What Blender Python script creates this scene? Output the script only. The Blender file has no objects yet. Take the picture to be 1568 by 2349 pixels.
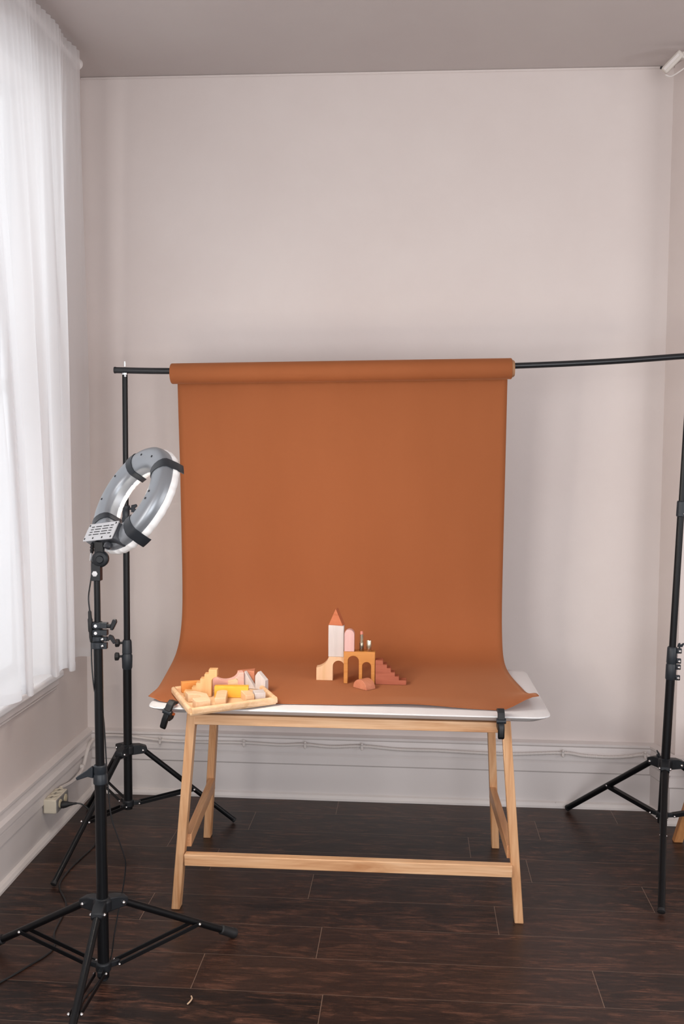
import bpy, bmesh, math, random
from mathutils import Vector as V, Matrix
random.seed(7)
S = bpy.context.scene
C = S.collection

# ------------------------------------------------------------------ camera, light, exposure
CAM_R, CAM_U, CAM_F = V((.9974,.0724,.0071)), V((-.0121,.0692,.9975)), V((-.0717,.995,-.0699))
cd = bpy.data.cameras.new('camera'); cam = bpy.data.objects.new('camera', cd); C.objects.link(cam)
cd.sensor_fit = 'VERTICAL'; cd.sensor_height = 36; cd.lens = 35.0
mw = Matrix((CAM_R, CAM_U, -CAM_F)).transposed().to_4x4(); mw.translation = V((0,0,1.609))
cam.matrix_world = mw
S.camera = cam
S.view_settings.view_transform = 'Standard'; S.view_settings.look = 'None'
S.view_settings.gamma = 1; S.view_settings.use_curve_mapping = False
S.view_settings.exposure = -0.17

w = bpy.data.worlds.new('sky'); S.world = w; w.use_nodes = True
bg = w.node_tree.nodes['Background']; bg.inputs[0].default_value = (.86,.92,1,1); bg.inputs[1].default_value = .95

def area(name, loc, target, sx, sy, power, col=(1,1,1)):
    d = bpy.data.lights.new(name, 'AREA'); d.shape = 'RECTANGLE'; d.size = sx; d.size_y = sy
    d.energy = power; d.color = col
    o = bpy.data.objects.new(name, d); C.objects.link(o); o.location = loc
    o.rotation_euler = (V(target)-V(loc)).to_track_quat('-Z','Y').to_euler()
    return o
area('daylight_side_window', (-2.15,3.15,1.95), (0,3.15,1.7), 1.9, 2.3, 16, (1,.99,.98))
area('daylight_near_window', (-1.75,.35,1.75), (1.2,4.2,1.1), 1.5, 2.0, 74, (1,.96,.93))
area('daylight_rear_window', (.9,-1.6,1.5), (-1.1,4,.95), 1.9, 1.9, 84, (.97,.96,.98))
area('fill_light_right', (3.9,1.3,1.7), (-1.2,4.0,1.0), 1.8, 1.9, 66, (.98,.97,.98))  # fill lamp added at right to brighten the left wall; no window stands there

# ------------------------------------------------------------------ materials
def mat(name, col=(.8,.8,.8), rough=.5, metal=0., spec=.5, **k):
    m = bpy.data.materials.new(name); m.use_nodes = True
    b = m.node_tree.nodes['Principled BSDF']
    b.inputs['Base Color'].default_value = (*col,1); b.inputs['Roughness'].default_value = rough
    b.inputs['Metallic'].default_value = metal; b.inputs['Specular IOR Level'].default_value = spec
    for kk,v in k.items(): b.inputs[kk].default_value = v
    return m
class N:
    """tiny node helper"""
    def __init__(s, m): s.m = m; s.t = m.node_tree; s.b = s.t.nodes['Principled BSDF']
    def n(s, typ, **k):
        x = s.t.nodes.new(typ)
        for a,v in k.items(): setattr(x,a,v)
        return x
    def l(s, a, b): s.t.links.new(a, b)
    def math(s, op, a, b=None, c=None):
        x = s.n('ShaderNodeMath', operation=op)
        for i,v in enumerate((a,b,c)):
            if v is None: continue
            if hasattr(v,'links'): s.l(v, x.inputs[i])
            else: x.inputs[i].default_value = v
        return x.outputs[0]
    def noise(s, vec, scale, detail=4, rough=.55, dist=0):
        x = s.n('ShaderNodeTexNoise'); x.inputs['Scale'].default_value = scale
        x.inputs['Detail'].default_value = detail; x.inputs['Roughness'].default_value = rough
        x.inputs['Distortion'].default_value = dist
        s.l(vec, x.inputs['Vector']); return x.outputs['Fac']
    def coord(s, scale=(1,1,1), which='Object', off=(0,0,0)):
        c = s.n('ShaderNodeTexCoord'); mp = s.n('ShaderNodeMapping')
        mp.inputs['Scale'].default_value = scale; mp.inputs['Location'].default_value = off
        s.l(c.outputs[which], mp.inputs['Vector']); return mp.outputs['Vector']
    def ramp(s, fac, stops, interp='LINEAR'):
        r = s.n('ShaderNodeValToRGB'); r.color_ramp.interpolation = interp
        e = r.color_ramp.elements
        while len(e) < len(stops): e.new(.5)
        for i,(p,c) in enumerate(stops): e[i].position = p; e[i].color = (*c,1) if len(c)==3 else c
        s.l(fac, r.inputs[0]); return r.outputs[0]
    def mix(s, fac, a, b, mode='MIX'):
        x = s.n('ShaderNodeMix', data_type='RGBA', blend_type=mode)
        for i,v in ((0,fac),(6,a),(7,b)):
            if hasattr(v,'links'): s.l(v, x.inputs[i])
            elif i==0: x.inputs[0].default_value = v
            else: x.inputs[i].default_value = (*v,1)
        return x.outputs[2]
    def bump(s, h, strength=.2, dist=.002):
        x = s.n('ShaderNodeBump'); x.inputs['Strength'].default_value = strength; x.inputs['Distance'].default_value = dist
        s.l(h, x.inputs['Height']); s.l(x.outputs[0], s.b.inputs['Normal'])
    def col(s, c): s.l(c, s.b.inputs['Base Color'])

def plaster(name, c1, c2, rough=.6, bump=.25):
    m = mat(name, c1, rough, spec=.3); q = N(m); co = q.coord()
    f = q.noise(co, 1.3, 5, .6); q.col(q.ramp(f, [(.35,c1),(.7,c2)]))
    q.bump(q.noise(co, 9, 6, .65), bump, .004); return m
M = {}
M['wall'] = plaster('wall_paint', (.66,.585,.555), (.70,.63,.60), .55)
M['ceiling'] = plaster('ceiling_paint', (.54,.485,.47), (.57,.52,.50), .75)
M['trim'] = plaster('trim_paint', (.68,.63,.61), (.73,.68,.66), .4, .15)
def old_trim():
    m = plaster('worn_white_paint', (.72,.67,.64), (.76,.71,.68), .4, .3); q = N(m)
    src = q.b.inputs['Base Color'].links[0].from_socket
    f = q.noise(q.coord((1,1,1)), 26, 5, .7); k = q.ramp(f, [(.70,(0,0,0)),(.73,(1,1,1))])
    q.col(q.mix(k, src, (.16,.12,.10))); return m
M['worn'] = old_trim()
M['sill'] = mat('gloss_white_paint', (.80,.79,.79), .3)

def floor_mat():
    m = mat('dark_laminate', (.05,.03,.025), .36, spec=.32); q = N(m)
    tc = q.n('ShaderNodeTexCoord'); sp = q.n('ShaderNodeSeparateXYZ'); q.l(tc.outputs['Object'], sp.inputs[0])
    X, Y = sp.outputs[0], sp.outputs[1]
    pw, pl = .2014, 1.2
    ry = q.math('DIVIDE', q.math('SUBTRACT', Y, 2.79-20*pw), pw)
    row = q.math('FLOOR', ry); fy = q.math('FRACT', ry)
    # joint position of every row (metres along x), rows 18..29 read from the floor, others staggered
    known = {19:-.247,20:-.638,21:-.287,22:.296,23:-.355,24:-.75,25:.238,26:.531,27:-.32,28:.1}
    stops = []
    for i in range(32):
        j = known.get(i, (i*.437) % 1.2); v = (j % pl)/pl
        stops.append((max(0,(i-.5)/32.), (v,v,v)))
    r = q.ramp(q.math('DIVIDE', row, 32.), stops, 'CONSTANT')
    sr = q.n('ShaderNodeSeparateColor'); q.l(r, sr.inputs[0])
    rx = q.math('SUBTRACT', q.math('DIVIDE', X, pl), sr.outputs[0])
    col_i = q.math('FLOOR', rx); fx = q.math('FRACT', rx)
    cb = q.n('ShaderNodeCombineXYZ'); q.l(col_i, cb.inputs[0]); q.l(row, cb.inputs[1])
    wn = q.n('ShaderNodeTexWhiteNoise', noise_dimensions='2D'); q.l(cb.outputs[0], wn.inputs['Vector'])
    # grain, offset per plank
    ad = q.n('ShaderNodeVectorMath', operation='MULTIPLY_ADD')
    q.l(wn.outputs['Color'], ad.inputs[0]); ad.inputs[1].default_value = (40,40,40); q.l(tc.outputs['Object'], ad.inputs[2])
    def mapped(sx_, sy_):
        mp = q.n('ShaderNodeMapping'); mp.inputs['Scale'].default_value = (sx_,sy_,1); q.l(ad.outputs[0], mp.inputs[0]); return mp.outputs[0]
    g1 = q.noise(mapped(2.4,15), 2.0, 9, .72, 1.4)
    g2 = q.noise(mapped(5,70), 2.4, 6, .75, .4)
    g3 = q.noise(mapped(2.6,7.5), 1.5, 6, .62, 1.8)
    g4 = q.noise(mapped(14,30), 2.5, 4, .7, .8)
    c = q.ramp(g1, [(.36,(.006,.004,.004)),(.46,(.028,.014,.010)),(.54,(.072,.032,.021)),(.66,(.155,.068,.043))])
    c = q.mix(q.math('MULTIPLY', q.ramp(g2, [(.42,(1,1,1)),(.52,(0,0,0))]), .8), c, (.012,.007,.006))
    c = q.mix(q.math('MULTIPLY', q.ramp(g3, [(.45,(1,1,1)),(.555,(0,0,0))]), .72), c, (.010,.007,.007))
    c = q.mix(q.math('MULTIPLY', q.ramp(g4, [(.60,(0,0,0)),(.70,(1,1,1))]), .35), c, (.010,.007,.006))
    c = q.mix(q.math('MULTIPLY', wn.outputs['Value'], .22), c, (.10,.042,.026))
    # seams
    ey = q.math('ABSOLUTE', q.math('SUBTRACT', fy, .5)); ey = q.math('GREATER_THAN', ey, .4935)
    ex = q.math('ABSOLUTE', q.math('SUBTRACT', fx, .5)); ex = q.math('GREATER_THAN', ex, .4991)
    seam = q.math('MAXIMUM', q.math('MULTIPLY', ey, .55), ex)
    c = q.mix(seam, c, (.20,.13,.095))
    q.col(c)
    q.l(q.math('MULTIPLY_ADD', g2, .22, .27), q.b.inputs['Roughness'])
    q.bump(q.math('SUBTRACT', q.math('MULTIPLY', g2, .6), seam), .18, .002)
    return m
M['floor'] = floor_mat()

def wood(name, axis, c1, c2, c3, rough=.45, sc=1., seed=0, amt=1.):
    m = mat(name, c1, rough, spec=.35); q = N(m)
    s = [22*sc]*3; s[axis] = 1.6*sc
    co = q.coord(tuple(s), off=(seed*3.1,seed*1.7,seed*2.3))
    a = q.noise(co, 1, 4, .6, 1.2)
    s2 = [150*sc]*3; s2[axis] = 5*sc
    b = q.noise(q.coord(tuple(s2)), 1, 3, .6)
    c = q.ramp(a, [(.30,c3),(.45,c1),(.62,c2)])
    c = q.mix(q.math('MULTIPLY', q.ramp(b, [(.35,(1,1,1)),(.6,(0,0,0))]), .35*amt), c, c3)
    if name.startswith('pine'):
        vs = [9.]*3; vs[axis] = 3.2
        vo = q.n('ShaderNodeTexVoronoi', feature='F1'); vo.inputs['Scale'].default_value = 1; q.l(q.coord(tuple(vs), off=(seed*1.3+.4,.2,.7)), vo.inputs['Vector'])
        sv = q.n('ShaderNodeSeparateColor'); q.l(vo.outputs['Color'], sv.inputs[0])
        k = q.math('MULTIPLY', q.math('GREATER_THAN', sv.outputs[0], .72), q.ramp(vo.outputs['Distance'], [(.06,(1,1,1)),(.16,(0,0,0))]))
        c = q.mix(q.math('MULTIPLY', k, .75), c, (.30,.10,.04))
    q.col(c); q.bump(b, .08, .001); return m
P1, P2, P3 = (.62,.335,.165), (.70,.42,.23), (.48,.225,.095)
M['pine_z'] = wood('pine_upright', 2, P1, P2, P3)
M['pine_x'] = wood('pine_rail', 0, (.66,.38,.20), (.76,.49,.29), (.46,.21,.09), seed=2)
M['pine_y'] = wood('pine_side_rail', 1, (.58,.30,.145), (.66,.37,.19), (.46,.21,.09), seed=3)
M['stool'] = wood('amber_wood', 2, (.50,.22,.08), (.58,.28,.11), (.38,.15,.05), seed=4)
B = dict(sc=1.5, rough=.55, amt=.5)
M['natural'] = wood('pale_beech', 0, (.66,.43,.25), (.71,.49,.31), (.60,.37,.20), **B)
M['tray'] = wood('tray_beech', 0, (.66,.42,.235), (.73,.50,.31), (.58,.35,.18), **B)
M['cream'] = wood('cream_stained_wood', 2, (.68,.43,.25), (.72,.48,.30), (.62,.38,.20), **B)
M['stairtan'] = wood('sand_stained_wood', 2, (.62,.35,.15), (.67,.40,.19), (.56,.30,.12), **B)
M['white'] = wood('white_washed_wood', 2, (.57,.515,.49), (.61,.55,.525), (.53,.475,.45), **B)
M['pink'] = wood('pink_stained_wood', 2, (.62,.375,.345), (.65,.41,.38), (.58,.33,.30), **B)
M['rose'] = wood('rose_stained_wood', 0, (.74,.40,.33), (.78,.46,.39), (.68,.34,.27), **B)
M['ochre'] = wood('ochre_stained_wood', 0, (.50,.20,.045), (.55,.235,.06), (.45,.165,.033), **B)
M['yellow'] = wood('yellow_stained_wood', 0, (.78,.38,.04), (.84,.44,.06), (.72,.33,.03), **B)
M['orange'] = wood('orange_stained_wood', 0, (.68,.26,.06), (.74,.31,.08), (.60,.21,.04), **B)
M['terra'] = wood('terracotta_stained_wood', 0, (.34,.092,.048), (.38,.11,.06), (.29,.075,.036), **B)
M['salmon'] = wood('salmon_stained_wood', 0, (.50,.185,.10), (.55,.22,.125), (.44,.15,.08), **B)
M['brick'] = wood('brick_orange_stained_wood', 0, (.47,.135,.055), (.50,.16,.07), (.40,.11,.04), **B)

def paper():
    m = mat('terracotta_paper', (.28,.075,.024), .75, spec=.14, **{'Sheen Weight':.26,'Sheen Roughness':.4,'Sheen Tint':(1,.54,.30,1)}); q = N(m)
    f = q.noise(q.coord((1,1,1)), 900, 2, .5); q.bump(f, .08, .0006)
    g = q.noise(q.coord((2.2,1,.4)), 3, 3, .5)
    q.col(q.ramp(g, [(.35,(.305,.095,.033)),(.7,(.32,.101,.036))])); return m
M['paper'] = paper()
M['core'] = mat('cardboard_core', (.42,.22,.11), .8)
M['tabletop'] = mat('white_laminate', (.72,.71,.71), .3)
M['black'] = mat('black_powder_coat', (.004,.0045,.0055), .36, spec=.28)
M['bar'] = mat('black_bar_enamel', (.012,.013,.015), .32, spec=.5)
M['plastic'] = mat('charcoal_plastic', (.012,.014,.017), .45, spec=.35)
M['bluegrey'] = mat('dark_slate_plastic', (.018,.023,.029), .42, spec=.4)
M['rubber'] = mat('black_rubber', (.01,.01,.011), .6)
M['chrome'] = mat('bright_steel', (.75,.75,.76), .22, metal=1)
M['gold'] = mat('champagne_metal', (.62,.52,.38), .22, metal=1)
M['darkgold'] = mat('smoky_metal', (.30,.25,.19), .2, metal=1)
M['lip'] = mat('rose_lipstick', (.56,.19,.13), .4)
M['ring'] = mat('silver_grey_shell', (.30,.32,.345), .36, metal=.5)
M['strap'] = mat('black_strap_band', (.022,.026,.032), .45)
M['plate'] = mat('silver_plate', (.60,.60,.61), .35, metal=.2)
M['darkbox'] = mat('dark_shell', (.045,.048,.055), .35)
M['cord'] = mat('black_cord', (.012,.012,.013), .45)
M['outlet'] = mat('yellowed_plastic', (.62,.56,.45), .4)
M['outlet_face'] = mat('grey_plastic', (.20,.19,.18), .5)
M['outlet_disc'] = mat('cream_socket', (.62,.53,.36), .4)
M['orangetip'] = mat('orange_rubber_pad', (.75,.16,.03), .5)
M['conduit'] = mat('painted_cable', (.66,.61,.58), .5)
M['shaving'] = mat('wood_shaving', (.6,.42,.28), .6)
M['fixture'] = mat('aged_white_plastic', (.60,.55,.50), .5)
def glow():
    m = mat('lit_diffuser', (.86,.85,.84), .5); b = m.node_tree.nodes['Principled BSDF']
    b.inputs['Emission Color'].default_value = (1,.95,.9,1); b.inputs['Emission Strength'].default_value = .12
    return m
M['diff'] = glow()
def led():
    m = mat('led_face', (.9,.9,.88), .5); b = m.node_tree.nodes['Principled BSDF']
    b.inputs['Emission Color'].default_value = (1,.91,.80,1); b.inputs['Emission Strength'].default_value = 85.
    return m
M['led'] = led()
def sheer():
    m = bpy.data.materials.new('sheer_voile'); m.use_nodes = True; t = m.node_tree; t.nodes.clear()
    o = t.nodes.new('ShaderNodeOutputMaterial'); tr = t.nodes.new('ShaderNodeBsdfTransparent')
    tl = t.nodes.new('ShaderNodeBsdfTranslucent'); df = t.nodes.new('ShaderNodeBsdfDiffuse')
    tl.inputs[0].default_value = (.93,.93,.94,1); df.inputs[0].default_value = (.9,.89,.89,1)
    m1 = t.nodes.new('ShaderNodeMixShader'); m1.inputs[0].default_value = .32
    t.links.new(tl.outputs[0], m1.inputs[1]); t.links.new(df.outputs[0], m1.inputs[2])
    m2 = t.nodes.new('ShaderNodeMixShader'); m2.inputs[0].default_value = .80
    t.links.new(tr.outputs[0], m2.inputs[1]); t.links.new(m1.outputs[0], m2.inputs[2])
    t.links.new(m2.outputs[0], o.inputs[0]); return m
M['sheer'] = sheer()
def glass():
    m = bpy.data.materials.new('window_glass'); m.use_nodes = True; t = m.node_tree; t.nodes.clear()
    o = t.nodes.new('ShaderNodeOutputMaterial'); tr = t.nodes.new('ShaderNodeBsdfTransparent'); gl = t.nodes.new('ShaderNodeBsdfGlossy')
    gl.inputs['Roughness'].default_value = .02
    m2 = t.nodes.new('ShaderNodeMixShader'); m2.inputs[0].default_value = .06
    t.links.new(tr.outputs[0], m2.inputs[1]); t.links.new(gl.outputs[0], m2.inputs[2]); t.links.new(m2.outputs[0], o.inputs[0]); return m
M['glass'] = glass()

# ------------------------------------------------------------------ mesh helpers
ORG = {}
def basis(d):
    d = V(d).normalized(); a = V((0,0,1)) if abs(d.z) < .95 else V((1,0,0))
    x = a.cross(d).normalized(); return x, d.cross(x).normalized(), d
class MB:
    def __init__(s): s.bm = bmesh.new()
    def hull8(s, p):
        v = [s.bm.verts.new(V(q)) for q in p]
        for f in ((0,1,2,3),(7,6,5,4),(0,4,5,1),(1,5,6,2),(2,6,7,3),(3,7,4,0)): s.bm.faces.new([v[i] for i in f])
        return s
    def box(s, c, d, ax=None):
        ax = ax or (V((1,0,0)),V((0,1,0)),V((0,0,1))); c = V(c); a,b,e = ax[0]*d[0]/2, ax[1]*d[1]/2, ax[2]*d[2]/2
        return s.hull8([c-a-b-e,c+a-b-e,c+a+b-e,c-a+b-e,c-a-b+e,c+a-b+e,c+a+b+e,c-a+b+e])
    def beam(s, p, q, w, d, side=(1,0,0), hor=False):
        """square bar p->q, w along side, d across; hor = ends cut level"""
        p,q = V(p),V(q); z = (q-p).normalized(); x = V(side); 
        if not hor:
            x = (x-z*x.dot(z)).normalized(); y = z.cross(x)
        else: x = x.normalized(); y = V((0,0,1)).cross(x).normalized()
        a,b = x*w/2, y*d/2
        return s.hull8([p-a-b,p+a-b,p+a+b,p-a+b,q-a-b,q+a-b,q+a+b,q-a+b])
    def rings(s, rings, cap=True, close=False):
        R = [[s.bm.verts.new(p) for p in r] for r in rings]; n = len(R[0])
        pairs = list(zip(R[:-1],R[1:])) + ([(R[-1],R[0])] if close else [])
        for a,b in pairs:
            for i in range(n): s.bm.faces.new((a[i],a[(i+1)%n],b[(i+1)%n],b[i]))
        if cap and not close:
            s.bm.faces.new(R[0]); s.bm.faces.new(R[-1])
        return s
    def tube(s, p, q, r, r2=None, n=20):
        p,q = V(p),V(q); x,y,z = basis(q-p); r2 = r if r2 is None else r2
        f = lambda c,rr: [c+(x*math.cos(2*math.pi*i/n)+y*math.sin(2*math.pi*i/n))*rr for i in range(n)]
        return s.rings([f(p,r),f(q,r2)])
    def lathe(s, p, d, prof, n=24):
        """prof = (distance along d, radius)"""
        p = V(p); x,y,z = basis(d)
        return s.rings([[p+z*h+(x*math.cos(2*math.pi*i/n)+y*math.sin(2*math.pi*i/n))*max(r,1e-5) for i in range(n)] for h,r in prof])
    def path(s, pts, r, n=10, sub=6):
        P = [V(p) for p in pts]
        if sub > 1 and len(P) > 2:
            Q = []
            for i in range(len(P)-1):
                a = P[max(i-1,0)]; b = P[i]; c = P[i+1]; d = P[min(i+2,len(P)-1)]
                for k in range(sub):
                    t = k/sub; Q.append(.5*((2*b)+(c-a)*t+(2*a-5*b+4*c-d)*t*t+(3*b-a-3*c+d)*t**3))
            Q.append(P[-1]); P = Q
        t0 = (P[1]-P[0]).normalized(); x,y,_ = basis(t0); rings = []
        for i,p in enumerate(P):
            t = (P[min(i+1,len(P)-1)]-P[max(i-1,0)]).normalized()
            x = (x-t*x.dot(t)).normalized(); y = t.cross(x)
            rings.append([p+(x*math.cos(2*math.pi*k/n)+y*math.sin(2*math.pi*k/n))*r for k in range(n)])
        return s.rings(rings)
    def prism(s, poly, o, ax, ay, ext):
        """2d polygon in plane (o,ax,ay) extruded by vector ext"""
        o,ax,ay,ext = V(o),V(ax),V(ay),V(ext)
        a = [s.bm.verts.new(o+ax*x+ay*y) for x,y in poly]; b = [s.bm.verts.new(o+ax*x+ay*y+ext) for x,y in poly]
        n = len(poly); s.bm.faces.new(a); s.bm.faces.new(b)
        for i in range(n): s.bm.faces.new((a[i],a[(i+1)%n],b[(i+1)%n],b[i]))
        return s
    def ball(s, c, r, n=12):
        bmesh.ops.create_uvsphere(s.bm, u_segments=n, v_segments=max(6,n//2), radius=r, matrix=Matrix.Translation(V(c))); return s
    def grid(s, rows):
        R = [[s.bm.verts.new(V(p)) for p in r] for r in rows]
        for a,b in zip(R[:-1],R[1:]):
            for i in range(len(a)-1): s.bm.faces.new((a[i],a[i+1],b[i+1],b[i]))
        return s
    def build(s, name, m, parent=None, bevel=0, seg=2, smooth=True, angle=35, label=None, origin=None):
        bmesh.ops.recalc_face_normals(s.bm, faces=s.bm.faces)
        org = V(ORG[parent.name]) if parent else (V(origin) if origin else V((0,0,0)))
        bmesh.ops.translate(s.bm, vec=-org, verts=s.bm.verts)
        me = bpy.data.meshes.new(name); s.bm.to_mesh(me); s.bm.free()
        me.materials.append(M[m] if isinstance(m,str) else m)
        o = bpy.data.objects.new(name, me); C.objects.link(o); ORG[o.name] = tuple(org)
        if parent: o.parent = parent
        else: o.location = org
        if smooth:
            for p in me.polygons: p.use_smooth = True
            me.set_sharp_from_angle(angle=math.radians(angle))
        if bevel:
            b = o.modifiers.new('bevel','BEVEL'); b.width = bevel; b.segments = seg; b.limit_method = 'ANGLE'; b.angle_limit = math.radians(32)
            b.harden_normals = False
        if label: o['label'] = label
        return o
def tag(o, label, cat, group=None):
    o['label'] = label; o['category'] = cat
    if group: o['group'] = group
    return o
def thing(name, loc, label, cat, group=None):
    o = bpy.data.objects.new(name, None); C.objects.link(o); o.location = loc; o.empty_display_size = .05
    ORG[o.name] = tuple(loc); return tag(o, label, cat, group)
def struct(o): o['kind'] = 'structure'; return o
X_, Y_, Z_ = V((1,0,0)), V((0,1,0)), V((0,0,1))

# ------------------------------------------------------------------ the room
XL, YB, ZC = -1.481, 4.4, 3.198
struct(MB().box((1.4,1.1,-.05),(5.9,7.0,.1)).build('floor','floor',smooth=False))
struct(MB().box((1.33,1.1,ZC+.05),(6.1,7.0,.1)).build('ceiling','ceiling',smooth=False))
struct(MB().box((1.2,YB+.1,ZC/2),(6.4,.2,ZC)).build('wall_back','wall',smooth=False))
# left wall with two window openings
def wall_with_holes(name, holes, z):
    b = MB(); t = .24; x = XL-t/2; y0 = -2.4
    for (a,c,lo,hi) in holes:
        b.box((x,(y0+a)/2,z/2),(t,a-y0,z)); b.box((x,(a+c)/2,lo/2),(t,c-a,lo)); b.box((x,(a+c)/2,(hi+z)/2),(t,c-a,z-hi)); y0 = c
    b.box((x,(y0+4.4)/2,z/2),(t,4.4-y0,z))
    return struct(b.build(name,'wall',smooth=False))
W1 = (2.35,3.90,.66,2.98); W2 = (-.4,1.15,.66,2.98)
wall_with_holes('wall_left', [W2,W1], ZC)
# the chimney breast that steps forward at the right, its near corner slanting out
b = MB(); b.prism([(1.07,4.4),(1.118,4.235),(4.3,4.235),(4.3,4.4)], (0,0,0), X_, Y_, Z_*ZC)
struct(b.build('wall_right','wall',smooth=False))
b = MB()
b.box((4.35,1.0,ZC/2),(.1,6.8,ZC)); struct(b.build('wall_side','wall',smooth=False))

PROF = [(0,0),(.022,0),(.022,.155),(.030,.163),(.030,.200),(.022,.208),(.022,.214),(.038,.217),(.038,.238),(.028,.252),(.024,.272),(.032,.280),(.032,.290),(0,.296)]
SHOE = [(.0,0),(.040,0),(.040,.010),(.034,.022),(.022,.028),(0,.028)]
def profile_run(name, prof, m, pts, outs, parent=None):
    """sweep profile (distance from wall, height) along pts; outs = direction into the room at each point"""
    b = MB(); b.rings([[V((p[0],p[1],0))+V((o[0],o[1],0))*d+Z_*h for d,h in prof] for p,o in zip(pts,outs)])
    return b.build(name,m,parent,smooth=False)
n = 24
def wob(k,a=.0012): return a*math.sin(k*2.3)+a*.7*math.sin(k*5.1)
xs = [XL+.0+(1.07-XL)*i/n for i in range(n+1)]
bb = struct(profile_run('baseboard_back', PROF, 'trim', [(x,YB) for x in xs], [(0,-1)]*(n+1)))
profile_run('shoe_moulding', SHOE, 'worn', [(x,YB) for x in xs], [(0,-1+wob(i,.02)) for i in range(n+1)], bb)
ys = [-2.4+(YB+2.4)*i/n for i in range(n+1)]
bl = struct(profile_run('baseboard_left', PROF, 'trim', [(XL,y) for y in ys], [(1,0)]*(n+1)))
profile_run('shoe_moulding', SHOE, 'worn', [(XL,y) for y in ys], [(1+wob(i,.03),0) for i in range(n+1)], bl)
pr = [(1.07,4.4),(1.112,4.235),(3.0,4.235)]; po = [(-1,-.25),(-.75,-1),(0,-1)]
br = struct(profile_run('baseboard_right', PROF, 'trim', pr, po))
profile_run('shoe_moulding', SHOE, 'worn', pr, po, br)
struct(MB().box(((1.07+XL)/2,YB-.004,ZC-.005),(1.07-XL,.008,.010)).build('trim_ceiling','wall',bevel=.004))

def window(num, H, muntin=True):
    y0,y1,z0,z1 = H; ym = (y0+y1)/2
    b = MB(); t = .05; x = XL-.15
    for yy in (y0+t/2,y1-t/2): b.box((x,yy,(z0+z1)/2),(.06,t,z1-z0))
    for zz in (z0+t/2,z1-t/2,(z0+z1)/2): b.box((x,ym,zz),(.06,y1-y0-2*t,t))
    w = struct(b.build('window_%d'%num,'sill',bevel=.004))
    MB().box((x,ym,(z0+z1)/2),(.006,y1-y0-2*t,z1-z0-2*t)).build('pane','glass',w,smooth=False)
    # casing
    b = MB()
    for yy in (y0-.05,y1+.05): b.box((XL+.009,yy,(z0+z1)/2+.05),(.022,.10,z1-z0+.10))
    b.box((XL+.009,ym,z1+.05),(.024,y1-y0+.2,.10)); b.box((XL+.016,ym,z1+.11),(.034,y1-y0+.24,.024))
    b.build('casing','trim',w,bevel=.004)
    b = MB(); b.prism([(XL-.15,y0),(XL-.15,y1),(XL,y1),(XL,y1+.05),(XL+.056,y1+.05),(XL+.056,y0-.08),(XL,y0-.08),(XL,y0)],(0,0,z0-.022),X_,Y_,Z_*.032)
    b.build('window_sill','sill',w,bevel=.010,seg=3)
    b = MB(); b.box((XL+.014,ym,z0-.042),(.030,y1-y0+.13,.036)); b.box((XL+.010,ym,z0-.070),(.020,y1-y0+.12,.014))
    b.build('apron_moulding','trim',w,bevel=.005)
    return w
window(1, W1); window(2, W2)

# ------------------------------------------------------------------ sheer curtain and its rod
def catmull(P, sub):
    Q = []
    for i in range(len(P)-1):
        a = P[max(i-1,0)]; b = P[i]; c = P[i+1]; d = P[min(i+2,len(P)-1)]
        for k in range(sub):
            t = k/sub; Q.append(tuple(.5*((2*b[j])+(c[j]-a[j])*t+(2*a[j]-5*b[j]+4*c[j]-d[j])*t*t+(3*b[j]-a[j]-3*c[j]+d[j])*t**3) for j in range(len(a))))
    Q.append(P[-1]); return Q
HB = .705
# plan of the folds at the hem: (y, x)
plan = [(4.12,-1.372,HB-.005),(4.085,-1.362,HB-.01),(4.03,-1.395,HB),(3.95,-1.415,HB),(3.90,-1.385,HB-.003),(3.850,-1.345,HB-.012),(3.815,-1.338,HB-.010),(3.805,-1.352,HB-.010),(3.845,-1.372,HB-.006),(3.81,-1.385,HB-.004),(3.735,-1.372,HB-.004),(3.69,-1.352,HB),(3.655,-1.350,HB+.002),(3.665,-1.368,HB+.002),(3.69,-1.385,HB+.004),
        (3.66,-1.405,HB+.01),(3.58,-1.428,HB+.014),(3.50,-1.405,HB+.01),(3.42,-1.350,HB+.003),(3.385,-1.338,HB),(3.375,-1.350,HB),(3.41,-1.372,HB),(3.37,-1.382,HB),(3.32,-1.352,HB),(3.25,-1.36,HB+.005),(3.17,-1.40,HB+.01),
        (3.08,-1.42,HB+.01),(2.99,-1.36,HB),(2.90,-1.34,HB),(2.80,-1.39,HB+.01),(2.70,-1.42,HB+.01),(2.60,-1.35,HB),(2.50,-1.35,HB),(2.40,-1.40,HB+.01),(2.30,-1.38,HB),(2.22,-1.37,HB)]
fine = catmull(plan, 7)
ZR = 3.135; XR = -1.385
rows = []
NZ = 40
for j in range(NZ+1):
    t = j/NZ; row = []
    for i,(y,x,zb) in enumerate(fine):
        z = zb+(3.168-zb)*t
        s = i/7.
        yt = 4.035-s/(len(plan)-1)*1.78
        k = t**1.6
        yy = y*(1-k)+yt*k
        amp = 1-.80*t**3
        gather = .008*math.sin(i*1.1)*t**5
        xx = XR+.019*t**4+(x-XR)*amp+gather*.6
        # bellies out a little near mid height at the free edge
        if s < 3: yy += .045*math.sin(math.pi*min(1,t))*(1-s/3)**1.0*.6
        xx += .006*math.sin(3.1*s+4*t)*math.sin(math.pi*t)
        row.append((xx,yy,z))
    rows.append(row)
cur = MB().grid(rows).build('sheer_curtain','sheer',angle=180)
tag(cur,'long sheer white curtain hanging in soft folds over the window','curtain')
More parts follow.
